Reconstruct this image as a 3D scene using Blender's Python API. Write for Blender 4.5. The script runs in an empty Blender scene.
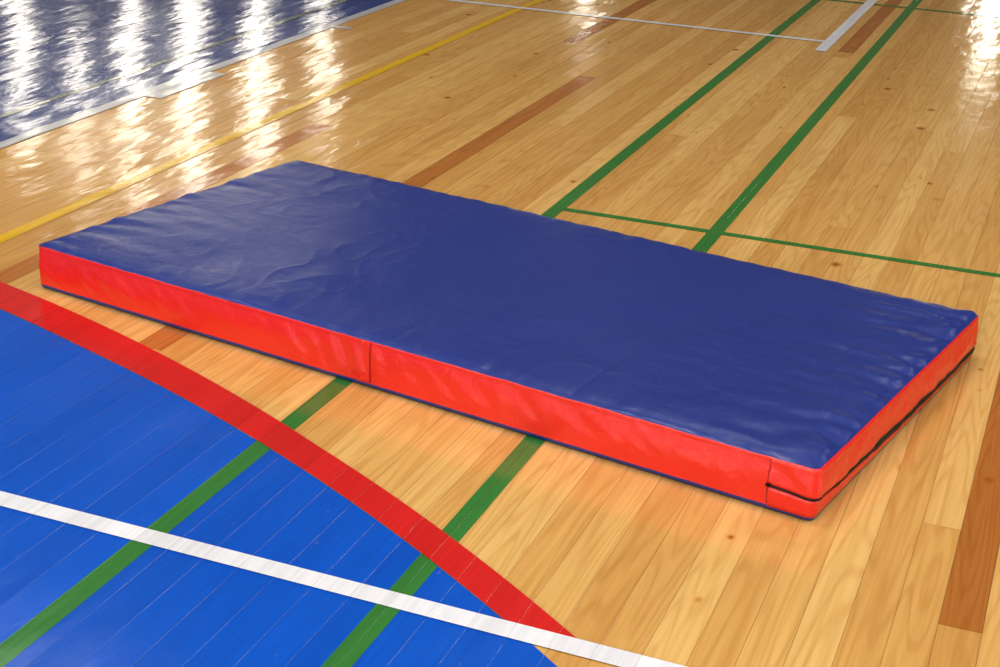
import bpy, math, random
from mathutils import Vector, Matrix, noise
random.seed(4)
S=1.3845
BW=0.07; BX=-0.0858; BL=5.2
sc=bpy.context.scene
sc.view_settings.view_transform='Standard'
sc.view_settings.look='None'

# ---------------- node helpers ----------------
class NT:
    def __init__(s,name):
        s.m=bpy.data.materials.new(name); s.m.use_nodes=True
        s.t=s.m.node_tree; s.b=s.t.nodes['Principled BSDF']
    def n(s,typ,**k):
        nd=s.t.nodes.new(typ)
        for a,v in k.items(): setattr(nd,a,v)
        return nd
    def l(s,a,b): s.t.links.new(a,b)
    def setin(s,inp,v):
        if hasattr(v,'is_output'): s.l(v,inp)
        else: inp.default_value=v
    def math(s,op,a,b=0.0,c=None):
        nd=s.n('ShaderNodeMath',operation=op)
        s.setin(nd.inputs[0],a); s.setin(nd.inputs[1],b)
        if c is not None: s.setin(nd.inputs[2],c)
        return nd.outputs[0]
    def comb(s,x,y,z=0.0):
        nd=s.n('ShaderNodeCombineXYZ')
        for i,v in enumerate((x,y,z)): s.setin(nd.inputs[i],v)
        return nd.outputs[0]
    def mix(s,f,a,b,bt='MIX'):
        nd=s.n('ShaderNodeMix',data_type='RGBA',blend_type=bt)
        s.setin(nd.inputs[0],f); s.setin(nd.inputs[6],a); s.setin(nd.inputs[7],b)
        return nd.outputs[2]
    def ramp(s,f,stops):
        nd=s.n('ShaderNodeValToRGB')
        el=nd.color_ramp.elements
        while len(el)<len(stops): el.new(0.5)
        for e,(p,c) in zip(el,stops): e.position=p; e.color=c
        s.l(f,nd.inputs[0]); return nd.outputs[0]
    def noise(s,vec,scale=1,detail=3,rough=0.5,dist=0.0):
        nd=s.n('ShaderNodeTexNoise'); s.l(vec,nd.inputs['Vector'])
        nd.inputs['Scale'].default_value=scale; nd.inputs['Detail'].default_value=detail
        nd.inputs['Roughness'].default_value=rough; nd.inputs['Distortion'].default_value=dist
        return nd.outputs[0]
    def bump(s,h,dist,strength=1.0,prev=None):
        nd=s.n('ShaderNodeBump'); nd.inputs['Distance'].default_value=dist
        nd.inputs['Strength'].default_value=strength
        s.l(h,nd.inputs['Height'])
        if prev: s.l(prev,nd.inputs['Normal'])
        return nd.outputs[0]
def C(r,g,b): return (r,g,b,1)
def srgb(r,g,b):
    f=lambda c:(c/255/12.92 if c/255<=0.04045 else ((c/255+0.055)/1.055)**2.4)
    return (f(r),f(g),f(b),1)

def boards(m):
    tc=m.n('ShaderNodeTexCoord'); sp=m.n('ShaderNodeSeparateXYZ'); m.l(tc.outputs['Object'],sp.inputs[0])
    x,y=sp.outputs[0],sp.outputs[1]
    xs=m.math('DIVIDE',m.math('SUBTRACT',x,BX),BW)
    k=m.math('FLOOR',xs); fx=m.math('FRACT',xs)
    wn=m.n('ShaderNodeTexWhiteNoise',noise_dimensions='1D'); m.l(k,wn.inputs['W'])
    yo=m.math('ADD',m.math('DIVIDE',y,BL),m.math('MULTIPLY',wn.outputs['Value'],9.0))
    row=m.math('FLOOR',yo); fy=m.math('FRACT',yo)
    w2=m.n('ShaderNodeTexWhiteNoise',noise_dimensions='2D'); m.l(m.comb(k,row),w2.inputs['Vector'])
    d=m.math('MULTIPLY',m.math('MINIMUM',fx,m.math('SUBTRACT',1.0,fx)),BW)
    mr=m.n('ShaderNodeMapRange',interpolation_type='SMOOTHSTEP'); m.l(d,mr.inputs[0])
    mr.inputs[1].default_value=0.0002; mr.inputs[2].default_value=0.0012
    mr.inputs[3].default_value=1.0; mr.inputs[4].default_value=0.0
    de=m.math('MULTIPLY',m.math('MINIMUM',fy,m.math('SUBTRACT',1.0,fy)),BL)
    seam=m.math('MAXIMUM',mr.outputs[0],m.math('LESS_THAN',de,0.0008))
    m.fx=fx
    return x,y,w2.outputs['Value'],w2.outputs['Color'],seam

def wavy(m,x,y,rnd,seam,amp=1.0):
    r=m.math('SUBTRACT',m.math('FRACT',m.math('MULTIPLY',rnd,3.7)),0.5)
    tilt=m.math('MULTIPLY',m.math('MULTIPLY',m.math('SUBTRACT',m.fx,0.5),BW),r)
    b0=m.bump(tilt,0.030)
    h=m.noise(m.comb(m.math('MULTIPLY',x,7.0),m.math('MULTIPLY',y,3.0),rnd),1,2,0.5)
    b1=m.bump(h,0.0036*amp,1.0,b0)
    h2=m.noise(m.comb(m.math('MULTIPLY',x,26.0),m.math('MULTIPLY',y,11.0),rnd),1,2,0.5)
    b2=m.bump(h2,0.0009*amp,1.0,b1)
    b3=m.bump(m.math('SUBTRACT',1.0,seam),0.0005,0.6,b2)
    return b3

def wood(name,pal,dark=False):
    m=NT(name); x,y,rnd,rc,seam=boards(m)
    off=m.math('MULTIPLY',rnd,37.0)
    base=m.ramp(rnd,pal)
    g=m.noise(m.comb(m.math('MULTIPLY',x,90.0),m.math('MULTIPLY',y,2.0),off),1,5,0.6,0.3)
    gr=m.ramp(g,[(0.32,C(0.82,0.75,0.64)),(0.62,C(1.05,1.05,1.05))])
    col=m.mix(0.65,base,gr,'MULTIPLY')
    wv=m.n('ShaderNodeTexNoise'); m.l(m.comb(m.math('MULTIPLY',x,13.0),m.math('MULTIPLY',y,0.9),off),wv.inputs['Vector'])
    wv.inputs['Scale'].default_value=1; wv.inputs['Detail'].default_value=1.2
    rings=m.math('SINE',m.math('MULTIPLY',wv.outputs[0],85.0))
    rr=m.ramp(m.math('MULTIPLY_ADD',rings,0.5,0.5),[(0.0,C(0.80,0.66,0.50)),(0.45,C(1,1,1)),(1.0,C(1.02,1.02,1.02))])
    col=m.mix(0.42,col,rr,'MULTIPLY')
    for sx_,sy_,th_,mn,o in((5.5,4.2,0.17,0.15,0.0),(9.0,6.0,0.16,0.25,11.0)):
        vo=m.n('ShaderNodeTexVoronoi'); m.l(m.comb(m.math('MULTIPLY',x,sx_),m.math('MULTIPLY',y,sy_),m.math('ADD',off,o)),vo.inputs['Vector'])
        vo.inputs['Scale'].default_value=1
        sp=m.n('ShaderNodeSeparateColor'); m.l(vo.outputs['Color'],sp.inputs[0])
        thr=m.math('MULTIPLY',m.math('MAXIMUM',m.math('SUBTRACT',sp.outputs[0],mn),0.0),th_)
        kr=m.math('DIVIDE',vo.outputs['Distance'],m.math('ADD',thr,0.0001))
        kn=m.ramp(kr,[(0.0,C(0.28,0.13,0.06)),(0.38,C(0.44,0.23,0.11)),(0.55,C(0.80,0.58,0.38)),(1.0,C(1,1,1))])
        col=m.mix(0.9,col,kn,'MULTIPLY')
    w=m.noise(m.comb(x,y),0.9,3,0.6)
    wr=m.ramp(w,[(0.3,C(0.92,0.90,0.86)),(0.7,C(1.04,1.04,1.04))])
    col=m.mix(0.8,col,wr,'MULTIPLY')
    col=m.mix(m.math('MULTIPLY',seam,0.40),col,srgb(100,60,25))
    m.l(col,m.b.inputs['Base Color'])
    rg=m.noise(m.comb(m.math('MULTIPLY',x,4.0),m.math('MULTIPLY',y,2.0)),1,3,0.6)
    m.l(m.math('MULTIPLY_ADD',rg,0.12,0.08),m.b.inputs['Roughness'])
    m.b.inputs['IOR'].default_value=1.62
    m.l(wavy(m,x,y,off,seam),m.b.inputs['Normal'])
    return m.m

def paint(name,col,col2,seamk=0.35,rough=0.15,seamcol=None):
    m=NT(name); x,y,rnd,rc,seam=boards(m)
    n=m.noise(m.comb(m.math('MULTIPLY',x,3.0),m.math('MULTIPLY',y,2.0)),1,4,0.6)
    c=m.mix(m.math('MULTIPLY',n,1.0),col,col2)
    t=m.ramp(rnd,[(0,C(0.93,0.93,0.93)),(1,C(1.06,1.06,1.06))])
    c=m.mix(1.0,c,t,'MULTIPLY')
    gg=m.noise(m.comb(m.math('MULTIPLY',x,110.0),m.math('MULTIPLY',y,4.0),rnd),1,4,0.6)
    c=m.mix(0.7,c,m.ramp(gg,[(0.3,C(0.82,0.82,0.85)),(0.65,C(1.06,1.06,1.06))]),'MULTIPLY')
    s=m.noise(m.comb(m.math('MULTIPLY',x,60.0),m.math('MULTIPLY',y,25.0)),1,4,0.7)
    sm=m.ramp(s,[(0.66,C(0,0,0)),(0.78,C(1,1,1))])
    c=m.mix(m.math('MULTIPLY',sm,0.16),c,C(0.6,0.6,0.6))
    c=m.mix(m.math('MULTIPLY',seam,seamk),c,seamcol or C(0.01,0.012,0.03))
    m.l(c,m.b.inputs['Base Color'])
    m.l(m.math('MULTIPLY_ADD',n,0.12,rough-0.05),m.b.inputs['Roughness'])
    m.l(wavy(m,x,y,m.math('MULTIPLY',rnd,37.0),seam),m.b.inputs['Normal'])
    return m.m

M_wood=wood('varnished_pine',[(0.0,srgb(207,156,84)),(0.5,srgb(219,171,98)),(1.0,srgb(230,187,114))])
M_rep=wood('replaced_brown_board',[(0.0,srgb(176,110,50)),(1.0,srgb(188,122,60))])
M_blue=paint('blue_floor_paint',srgb(6,76,184),srgb(14,88,200),0.40,seamcol=srgb(40,90,180))
M_blue_dim=paint('dimmed_blue_floor_paint',srgb(26,54,124),srgb(36,66,138),0.45,rough=0.13,seamcol=srgb(14,24,70))  # same blue paint, weaker light on the far area darkened into its colour
M_red=paint('red_line_paint',srgb(196,28,28),srgb(212,40,36),0.3,seamcol=srgb(110,10,10))
M_green=paint('green_line_paint',srgb(46,114,48),srgb(60,128,58),0.3,seamcol=srgb(20,60,25))
M_white=paint('white_line_paint',srgb(222,224,230),srgb(238,240,244),0.25,seamcol=srgb(150,150,155))
M_wworn=paint('worn_white_line_paint',srgb(172,172,176),srgb(198,198,200),0.4,seamcol=srgb(120,120,125))
M_yel=paint('yellow_line_paint',srgb(226,176,20),srgb(238,190,36),0.3,seamcol=srgb(120,90,20))
M_yel2=paint('worn_yellow_line_paint',srgb(80,92,96),srgb(120,124,84),0.3)

def mesh_obj(name,verts,faces,mat,parent=None):
    me=bpy.data.meshes.new(name); me.from_pydata(verts,[],faces); me.update()
    o=bpy.data.objects.new(name,me); sc.collection.objects.link(o)
    if mat: me.materials.append(mat)
    if parent: o.parent=parent
    return o
def slabs(name,rects,z,mat,unit=S):
    vs=[];fs=[]
    for n,r in enumerate(rects):
        if len(r)==4:
            x0,x1,y0,y1=[a*unit for a in r]
            q=[(x0,y0),(x1,y0),(x1,y1),(x0,y1)]
        else: q=[(r[i]*unit,r[i+1]*unit) for i in range(0,8,2)]
        b=len(vs); vs+= [(a,c,z+n*0.00012) for a,c in q]; fs.append((b,b+1,b+2,b+3))
    return mesh_obj(name,vs,fs,mat)

# ---------------- room ----------------
X0,X1,Y0,Y1,H=-18.0,9.0,-7.0,22.0,8.0
def simple(name,col,rough=0.6,var=0.06,scale=3,metal=0):
    m=NT(name); tc=m.n('ShaderNodeTexCoord')
    n=m.noise(tc.outputs['Object'],scale,4,0.6)
    c2=tuple(max(0,c*(1-var*2)) for c in col[:3])+(1,)
    m.l(m.mix(n,c2,col),m.b.inputs['Base Color']); m.b.inputs['Roughness'].default_value=rough
    m.b.inputs['Metallic'].default_value=metal
    return m.m
def emis(name,col,st):
    m=NT(name); m.b.inputs['Base Color'].default_value=C(0.1,0.1,0.1)
    m.b.inputs['Emission Color'].default_value=col; m.b.inputs['Emission Strength'].default_value=st
    return m.m
M_wall=simple('cream_wall_plaster',srgb(150,140,122),0.8)
M_ceil=simple('ceiling_panel',srgb(150,146,138),0.9)
M_frame=simple('white_window_frame',srgb(170,170,168),0.5)
M_base=simple('wood_baseboard',srgb(110,80,50),0.5)
M_hous=simple('fill_lamp_housing',srgb(120,120,122),0.5)

floor=mesh_obj('floor',[(X0,Y0,0),(X1,Y0,0),(X1,Y1,0),(X0,Y1,0)],[(0,1,2,3)],M_wood)
mesh_obj('ceiling',[(X0,Y0,H),(X0,Y1,H),(X1,Y1,H),(X1,Y0,H)],[(0,1,2,3)],M_ceil)
def wall(name,axis,pos,a0,a1,holes,th=0.2,sgn=1):
    As=sorted(set([a0,a1]+[h[0] for h in holes]+[h[1] for h in holes]))
    Zs=sorted(set([0,H]+[h[2] for h in holes]+[h[3] for h in holes]))
    vs=[];fs=[]
    def P(a,z,d): return (a,pos+d,z) if axis=='y' else (pos+d,a,z)
    def inh(i,j):
        if i<0 or j<0 or i>=len(As)-1 or j>=len(Zs)-1: return None
        ca=(As[i]+As[i+1])/2; cz=(Zs[j]+Zs[j+1])/2
        return any(h[0]<ca<h[1] and h[2]<cz<h[3] for h in holes)
    def quad(*p):
        b=len(vs); vs.extend(p); fs.append((b,b+1,b+2,b+3))
    for i in range(len(As)-1):
        for j in range(len(Zs)-1):
            if inh(i,j): continue
            A,B,z0,z1=As[i],As[i+1],Zs[j],Zs[j+1]
            for d in (0,sgn*th): quad(P(A,z0,d),P(B,z0,d),P(B,z1,d),P(A,z1,d))
            if inh(i-1,j): quad(P(A,z0,0),P(A,z0,sgn*th),P(A,z1,sgn*th),P(A,z1,0))
            if inh(i+1,j): quad(P(B,z0,0),P(B,z0,sgn*th),P(B,z1,sgn*th),P(B,z1,0))
            if inh(i,j-1): quad(P(A,z0,0),P(B,z0,0),P(B,z0,sgn*th),P(A,z0,sgn*th))
            if inh(i,j+1): quad(P(A,z1,0),P(B,z1,0),P(B,z1,sgn*th),P(A,z1,sgn*th))
    return mesh_obj(name,vs,fs,M_wall)
far_w=[(-17.2,-16.7,3.3,6.2),(-16.0,-15.6,4.0,6.8),(-15.0,-14.5,3.3,7.0),(-13.9,-13.4,3.0,6.8),(-12.6,-12.15,3.0,6.2),(-11.4,-11.1,3.0,5.2),(-7.2,-6.8,1.7,2.6),(-1.6,-1.2,1.7,2.8)]
back_fill_w=[(-9,-5,1.5,4.5),(-4,0,1.5,4.5),(1,5,1.5,4.5)]  # unseen openings, added to light the mat side facing the camera
east_fill_w=[(0,3.5,1.5,4.5),(4.5,8,1.5,4.5)]  # unseen openings, added to brighten the right end of the mat
wall('wall_north','y',Y1,X0,X1,far_w)
wall('wall_south','y',Y0,X0,X1,back_fill_w,sgn=-1)
wall('wall_west','x',X0,Y0,Y1,[],sgn=-1)
wall('wall_east','x',X1,Y0,Y1,east_fill_w)
def boxm(vs,fs,x0,x1,y0,y1,z0,z1):
    b=len(vs)
    vs+=[(x,y,z) for z in(z0,z1) for y in(y0,y1) for x in(x0,x1)]
    fs+=[tuple(b+i for i in f) for f in((0,2,3,1),(4,5,7,6),(0,1,5,4),(2,6,7,3),(0,4,6,2),(1,3,7,5))]
def boxes(name,L,mat,parent=None):
    vs=[];fs=[]
    for q in L: boxm(vs,fs,*q)
    return mesh_obj(name,vs,fs,mat,parent)
boxes('baseboard_north',[(X0,X1,Y1-0.03,Y1,0,0.12)],M_base)
boxes('baseboard_south',[(X0,X1,Y0,Y0+0.03,0,0.12)],M_base)
boxes('baseboard_west',[(X0,X0+0.03,Y0+.03,Y1-.03,0,0.12)],M_base)
boxes('baseboard_east',[(X1-0.03,X1,Y0+.03,Y1-.03,0,0.12)],M_base)
M_day=emis('daylit_window_glass',C(1,0.92,0.76),9.5)
M_fill_south=emis('added_fill_glass_south',C(1,0.98,0.95),7.0)  # glowing panes added as fill from behind the camera
M_fill_east=emis('added_fill_glass_east',C(1,0.98,0.95),5.0)  # glowing panes added as fill from the right
wi=1
for ax,W,pp,mt in(('y',far_w,Y1+0.1,M_day),('y',back_fill_w,Y0-0.1,M_fill_south),('x',east_fill_w,X1+0.1,M_fill_east)):  # south and east sets are added fill panes
    for (a,b,z0,z1) in W:
        e=bpy.data.objects.new('window_or_fill_%d'%wi,None); sc.collection.objects.link(e); wi+=1
        Q=(lambda u,z:(u,pp,z)) if ax=='y' else (lambda u,z:(pp,u,z))
        mesh_obj('glass',[Q(a,z0),Q(b,z0),Q(b,z1),Q(a,z1)],[(0,1,2,3)],mt,e)
        f=0.05; L=[(a,a+f,-.06,.06,z0,z1),(b-f,b,-.06,.06,z0,z1),(a,b,-.06,.06,z0,z0+f),(a,b,-.06,.06,z1-f,z1)]
        z=z0+0.9
        while z<z1-.4: L.append((a,b,-.05,.05,z-.07,z+.07)); z+=0.9
        L=[((q[0],q[1],pp+q[2],pp+q[3]) if ax=='y' else (pp+q[2],pp+q[3],q[0],q[1]))+(q[4],q[5]) for q in L]
        boxes('frame',L,M_frame,e)

def fill_lamp(x,y,en):  # unseen overhead fixture, added as fill light for the hall
    e=bpy.data.objects.new('ceiling_fill_lamp',None); sc.collection.objects.link(e); e.location=(x,y,0)
    boxes('housing',[(-1.3,1.3,-.6,.6,H-.55,H-.45),(-1.0,-.98,-.01,.01,H-.45,H),(.98,1.0,-.01,.01,H-.45,H)],M_hous,e)
    d=bpy.data.lights.new('ceiling_fill_light','AREA'); d.shape='RECTANGLE'; d.size=2.5; d.size_y=1.1; d.energy=en; d.color=(1,0.96,0.91)
    o=bpy.data.objects.new('light',d); sc.collection.objects.link(o); o.parent=e; o.location=(0,0,H-.57)
for x in (-8,-2.5,3):
    for y,en in((-3,250),(3.0,165),(9.5,60)): fill_lamp(x,y,en*(0.6 if x==-8 else 1))
w=bpy.data.worlds.new('sky'); sc.world=w; w.use_nodes=True
w.node_tree.nodes['Background'].inputs[0].default_value=C(0.7,0.8,1); w.node_tree.nodes['Background'].inputs[1].default_value=1.0

# ---------------- floor markings ----------------
cx0,cy0=-2.83*S,-1.47*S
def rin(a):
    d=math.degrees(a); t=min(1,max(0,(68-d)/18)); return (3.722+0.046*t)*S
def rout(a):
    d=math.degrees(a); t=min(1,max(0,(60-d)/9)); return (3.800+0.016*t)*S
vs=[(cx0,cy0,0.0006)];fs=[]
N=200
for i in range(N+1):
    a=math.radians(180-180*i/N); r=rin(a)
    vs.append((cx0+r*math.cos(a),cy0+r*math.sin(a),0.0006))
for i in range(N): fs.append((0,i+2,i+1))
mesh_obj('blue_court_area',vs,fs,M_blue)
WL0,WL1=(-1.33,1.508),(-0.345,1.488)
def wly(x): return WL0[1]+(x-WL0[0])*(WL1[1]-WL0[1])/(WL1[0]-WL0[0])
vs=[];fs=[]
N=300
for i in range(N+1):
    a=math.radians(140-(140-40)*i/N)
    for r in (rin(a),rout(a)):
        vs.append((cx0+r*math.cos(a),cy0+r*math.sin(a),0.0022))
yl=lambda x: wly(x/S)*S
keep=[]; last=0
for i in range(N):
    if vs[2*i+2][1]>yl(vs[2*i+2][0]): keep.append((2*i,2*i+2,2*i+3,2*i+1)); last=i+1
    elif vs[2*i+2][0]>cx0: break
j=last
while vs[2*j+1][1]>yl(vs[2*j+1][0]) and j<N: j+=1
keep.append(tuple([2*last]+[2*k+1 for k in range(j,last-1,-1)]))
mesh_obj('red_court_line',vs,keep,M_red)

slabs('blue_court_area.001',[(X0/S,-2.315,Y0/S,Y1/S)],0.0005,M_blue_dim)
g=0.0155
slabs('green_court_line',[(-1.010-g,-1.010+g,-3,15),(-0.668-g,-0.668+g,-3,15),(-0.995,6,3.069-.0105,3.069+.0105),(-0.99,6,6.02,6.05)],0.0010,M_green)
lw=0.0165
slabs('white_court_line',[(-6,wly(-6)-lw,6,wly(6)-lw,6,wly(6)+lw,-6,wly(-6)+lw),(-2.29,-0.80,5.215-.014,5.215+.014),(-0.838,-0.802,5.05,9)],0.0026,M_white)
slabs('white_court_line.001',[(-2.322,-2.286,-4,15),(-2.286,-2.235,3.47,3.80),(-2.286,-2.225,4.55,4.58)],0.0018,M_wworn)
slabs('yellow_court_line',[(-1.905,-1.875,-4,15)],0.0018,M_yel)
slabs('yellow_court_line.001',[(-2.475,-2.455,-4,15)],0.0014,M_yel2)
def bx(k): return (BX+k*BW)/S
slabs('replacement_floorboards',[(bx(-26),bx(-25),2.03,4.31),(bx(-34),bx(-33),2.15,3.45),(bx(-30),bx(-29),4.75,5.7),
   (bx(-14),bx(-13),5.08,6.2),(bx(0),bx(1),1.72,2.9)],0.0002,M_rep)

# ---------------- mat ----------------
X,Y,th,Lu,Wu,Hu=-0.2491,1.9061,1.3773,1.4446,0.7137,0.0762
ML,MW,MH=Lu*S+0.004,Wu*S,Hu*S+0.001
A=(( X-Lu*math.sin(th))*S-0.004,(Y+Lu*math.cos(th))*S)
def vinyl(name,c1,c2,rough,spec=0.5,mb=0.0018):
    m=NT(name); tc=m.n('ShaderNodeTexCoord'); v=tc.outputs['Object']
    n=m.noise(v,2.5,4,0.6)
    m.l(m.mix(n,c1,c2),m.b.inputs['Base Color'])
    m.b.inputs['Specular IOR Level'].default_value=spec
    n2=m.noise(v,6,4,0.65)
    m.l(m.math('MULTIPLY_ADD',n2,0.16,rough-.08),m.b.inputs['Roughness'])
    fine=m.noise(v,900,2,0.5); b=m.bump(fine,0.0002,0.35)
    mid=m.noise(v,22,3,0.55,0.6); b2=m.bump(mid,mb,0.9,b)
    m.l(b2,m.b.inputs['Normal'])
    return m.m
M_mb=vinyl('blue_vinyl',srgb(26,46,122),srgb(34,54,132),0.33,0.55,0.0018)
M_mr=vinyl('red_vinyl',srgb(226,32,24),srgb(236,46,32),0.27,0.6,0.0030)
M_zip=simple('black_zip_tape',srgb(10,9,12),0.6)
M_metal=simple('zip_metal',srgb(40,40,44),0.35,metal=1)
M_st=simple('red_thread',srgb(150,18,16),0.7)
rc=0.014
def rmap(x,y):
    c=(min(max(x,rc),ML-rc),min(max(y,rc),MW-rc))
    dx,dy=x-c[0],y-c[1]
    if dx and dy:
        m=max(abs(dx),abs(dy)); l=math.hypot(dx,dy)
        return (c[0]+dx*m/l,c[1]+dy*m/l)
    return (x,y)
def nrm(x,y):
    c=(min(max(x,rc),ML-rc),min(max(y,rc),MW-rc))
    v=Vector((x-c[0],y-c[1],0))
    return v.normalized() if v.length>0 else Vector((0,0,1))
def nz(x,y,z=0.0): return noise.noise(Vector((x,y,z)))
def zedge(x,y):
    return MH-0.001+0.0016*nz(x*5,y*5,3.3)+0.0013*nz(x*22,y*22,1.3)
def ztop(x,y):
    de=[x,ML-x,y,MW-y]; d=min(de)
    z=MH+0.007*(1-math.exp(-d/0.013))-0.001
    z+=0.005*(1-math.exp(-d/0.16))
    z+=0.0038*nz(x*3.1,y*3.1,0.5)+0.0013*nz(x*9,y*9,2.5)
    wl=math.exp(-d/0.045)
    al = y if min(x,ML-x)<min(y,MW-y) else x
    z+=0.0028*wl*nz(al*26,d*5,7.1)
    ex=math.exp(-(ML-x)/0.14)*(1-math.exp(-(ML-x)/0.005))
    z+=0.0115*ex*nz(y*22+0.8*nz(x*9,y*9,4),(x)*5,9.4)
    ex=math.exp(-x/0.09)*(1-math.exp(-x/0.006)); z+=0.0085*ex*nz(y*26,x*7,5.4)
    ex=math.exp(-(MW-y)/0.05)*(1-math.exp(-(MW-y)/0.008)); z+=0.0032*ex*nz(x*20,y*6,2.4)
    cr=1-abs(nz(x*7+2*nz(x*3,y*3,8),y*7,6.2)); z+=0.0021*cr**10*max(0,nz(x*2.3,y*2.3,12)+0.3)
    cr=1-abs(nz(x*13+2*nz(x*5,y*5,3),y*9,16.2)); z+=0.0013*cr**8*max(0,nz(x*2.9,y*2.9,22)+0.1)
    for xc,k in((ML*0.52,.0006),(ML*0.74,.0011)):
        z-=k*math.exp(-((x-xc-0.006*nz(y*4,1,1))/0.005)**2)
    if d<=1e-6: z=zedge(x,y)
    return z
def side_off(x,y,t):
    b=0.007*math.sin(math.pi*min(max(t,0),1))**0.8
    b+=0.0040*nz(x*7,y*7,t*1.2)*math.sin(math.pi*t)
    b+=0.0038*nz(x*24+t*3,y*24,t*2)*math.sin(math.pi*t)
    if y<0.02:
        g=math.exp(-((x-ML*0.47)/0.10)**2)
        b+=0.0026*g*math.sin(math.pi*t)*math.sin((x+t*0.04)*110)
    b+=0.002*(t>0.93)
    return b
def side_pt(x,y,t,off=0.0):
    px,py=rmap(x,y); n=nrm(px,py); ze=zedge(x,y)
    return Vector((px,py,t*ze))+n*(side_off(x,y,t)+off)
def coords(L,n):
    base=[0,0.003,0.006,0.010,0.014,0.018,0.022,0.026]
    mid=[0.032+(L-0.064)*i/n for i in range(n+1)]
    return base+mid+[L-b for b in reversed(base)]
xs=coords(ML,400); ys=coords(MW,200)
nx,ny=len(xs),len(ys)
verts=[];faces=[];mats=[]
for j in range(ny):
    for i in range(nx):
        x,y=xs[i],ys[j]; px,py=rmap(x,y)
        if i in(0,nx-1) or j in(0,ny-1):
            verts.append(tuple(side_pt(x,y,1.0)))
        else: verts.append((px,py,ztop(x,y)))
for j in range(ny-1):
    for i in range(nx-1):
        a=j*nx+i; faces.append((a,a+1,a+nx+1,a+nx)); mats.append(0)
per=[(i,0) for i in range(nx-1)]+[(nx-1,j) for j in range(ny-1)]+[(i,ny-1) for i in range(nx-1,0,-1)]+[(0,j) for j in range(ny-1,0,-1)]
prev=[j*nx+i for i,j in per]
ts=[0.97,0.93,0.88,0.8,0.7,0.6,0.5,0.4,0.3,0.2,0.12,0.085,0.05,0.0]
P=len(per)
for t in ts:
    cur=[]
    for (i,j) in per:
        cur.append(len(verts)); verts.append(tuple(side_pt(xs[i],ys[j],t,(0.001 if t<0.09 else 0))))
    for k in range(P):
        k2=(k+1)%P
        faces.append((prev[k],cur[k],cur[k2],prev[k2])); mats.append(1 if t>0.05 else 0)
    prev=cur
faces.append(tuple(reversed(prev))); mats.append(0)
gm=bpy.data.objects.new('gymnastics_mat',None); sc.collection.objects.link(gm)
gm.location=(A[0],A[1],0.0028); gm.rotation_euler=(0,0,th-math.pi/2)
cov=mesh_obj('mat_cover',verts,faces,M_mb,gm); cov.data.materials.append(M_mr)
for p,mi in zip(cov.data.polygons,mats): p.material_index=mi; p.use_smooth=True
def pu(u): return (ML+u,0.0) if u<=0 else (ML,min(u,MW))
def strip(name,us,lo,hi,off,mat,rows=6,lip=0.0):
    vs=[];fs=[]
    R=rows+1
    for u in us:
        x,y=pu(u); a,b=lo(u),hi(u)
        for r in range(R+2):
            if r==0: p=side_pt(x,y,a,-0.002)
            elif r==R+1: p=side_pt(x,y,b,-0.002)
            else:
                q=(r-1)/(rows); t=a+(b-a)*q
                p=side_pt(x,y,t,off+lip*math.exp(-q*3)*(min(1,0.25+u/0.1) if u>0 else 0.25))
            vs.append(tuple(p))
    RR=R+2
    for k in range(len(us)-1):
        for r in range(RR-1):
            a=k*RR+r; fs.append((a,a+RR,a+RR+1,a+1))
    b=(len(us)-1)*RR
    fs.append(tuple(range(RR-1,-1,-1))); fs.append(tuple(b+i for i in range(RR)))
    o=mesh_obj(name,vs,fs,mat,gm)
    for p in o.data.polygons: p.use_smooth=len(p.vertices)==4
    return o
def rng(a,b,n): return [a+(b-a)*i/n for i in range(n+1)]
def fine(a,b):
    return rng(a,-0.03,14)+rng(-0.027,0.027,18)+rng(0.03,b,150)
def zt(u):
    if u<=0: return 0.50-0.06*(1+u/0.088)
    return 0.44-0.10*min(1,u/0.8)
def gap(u):
    return 0.030 if u<=0 else 0.030+0.17*min(1,u/0.35)
strip('zip_flap',fine(-0.088,MW-0.004),lambda u:zt(u)+0.02,lambda u:0.985,0.0022,M_mr,10,lip=0.003)
strip('zip_tape',fine(-0.086,MW-0.006),lambda u:zt(u)-gap(u)+0.005,lambda u:zt(u)+0.03,0.0024,M_zip,5)
strip('lower_end_panel',fine(-0.088,MW-0.004),lambda u:0.06,lambda u:zt(u)-gap(u),0.0018,M_mr,4)
strip('zip_teeth',fine(-0.084,MW-0.01),lambda u:zt(u)-gap(u)*0.5-0.012,lambda u:zt(u)-gap(u)*0.5+0.012,0.0036,M_metal,2)
sx=-ML*0.5
strip('side_seam_overlap',rng(sx-0.022,sx+0.0,8),lambda u:0.10,lambda u:0.985,0.0016,M_mr,10)
for i,u in enumerate([sx+0.0015,-0.0895]):
    strip('stitch_line_%d'%(i+1),rng(u-0.0008,u+0.0008,2),lambda u:0.11,lambda u:0.97,0.0008,M_st,10)
x,y=pu(-0.088); p=side_pt(x,y,0.5,0.004)
boxes('zip_puller',[(p.x-0.003,p.x+0.006,p.y-0.004,p.y+0.001,p.z-0.002,p.z+0.003)],M_metal,gm)

# ---------------- camera ----------------
F=Vector((-0.32021891,0.8716176,-0.37113692)); R=Vector((0.93209235,0.35989315,0.04099727)); U=Vector((-0.16930357,0.33280578,0.92767269))
cd=bpy.data.cameras.new('camera'); cam=bpy.data.objects.new('camera',cd); sc.collection.objects.link(cam)
m=Matrix(((R.x,U.x,-F.x,0),(R.y,U.y,-F.y,0),(R.z,U.z,-F.z,S),(0,0,0,1)))
cam.matrix_world=m
cd.sensor_width=36; cd.lens=1592.07*36/1000; cd.clip_end=200
sc.camera=cam
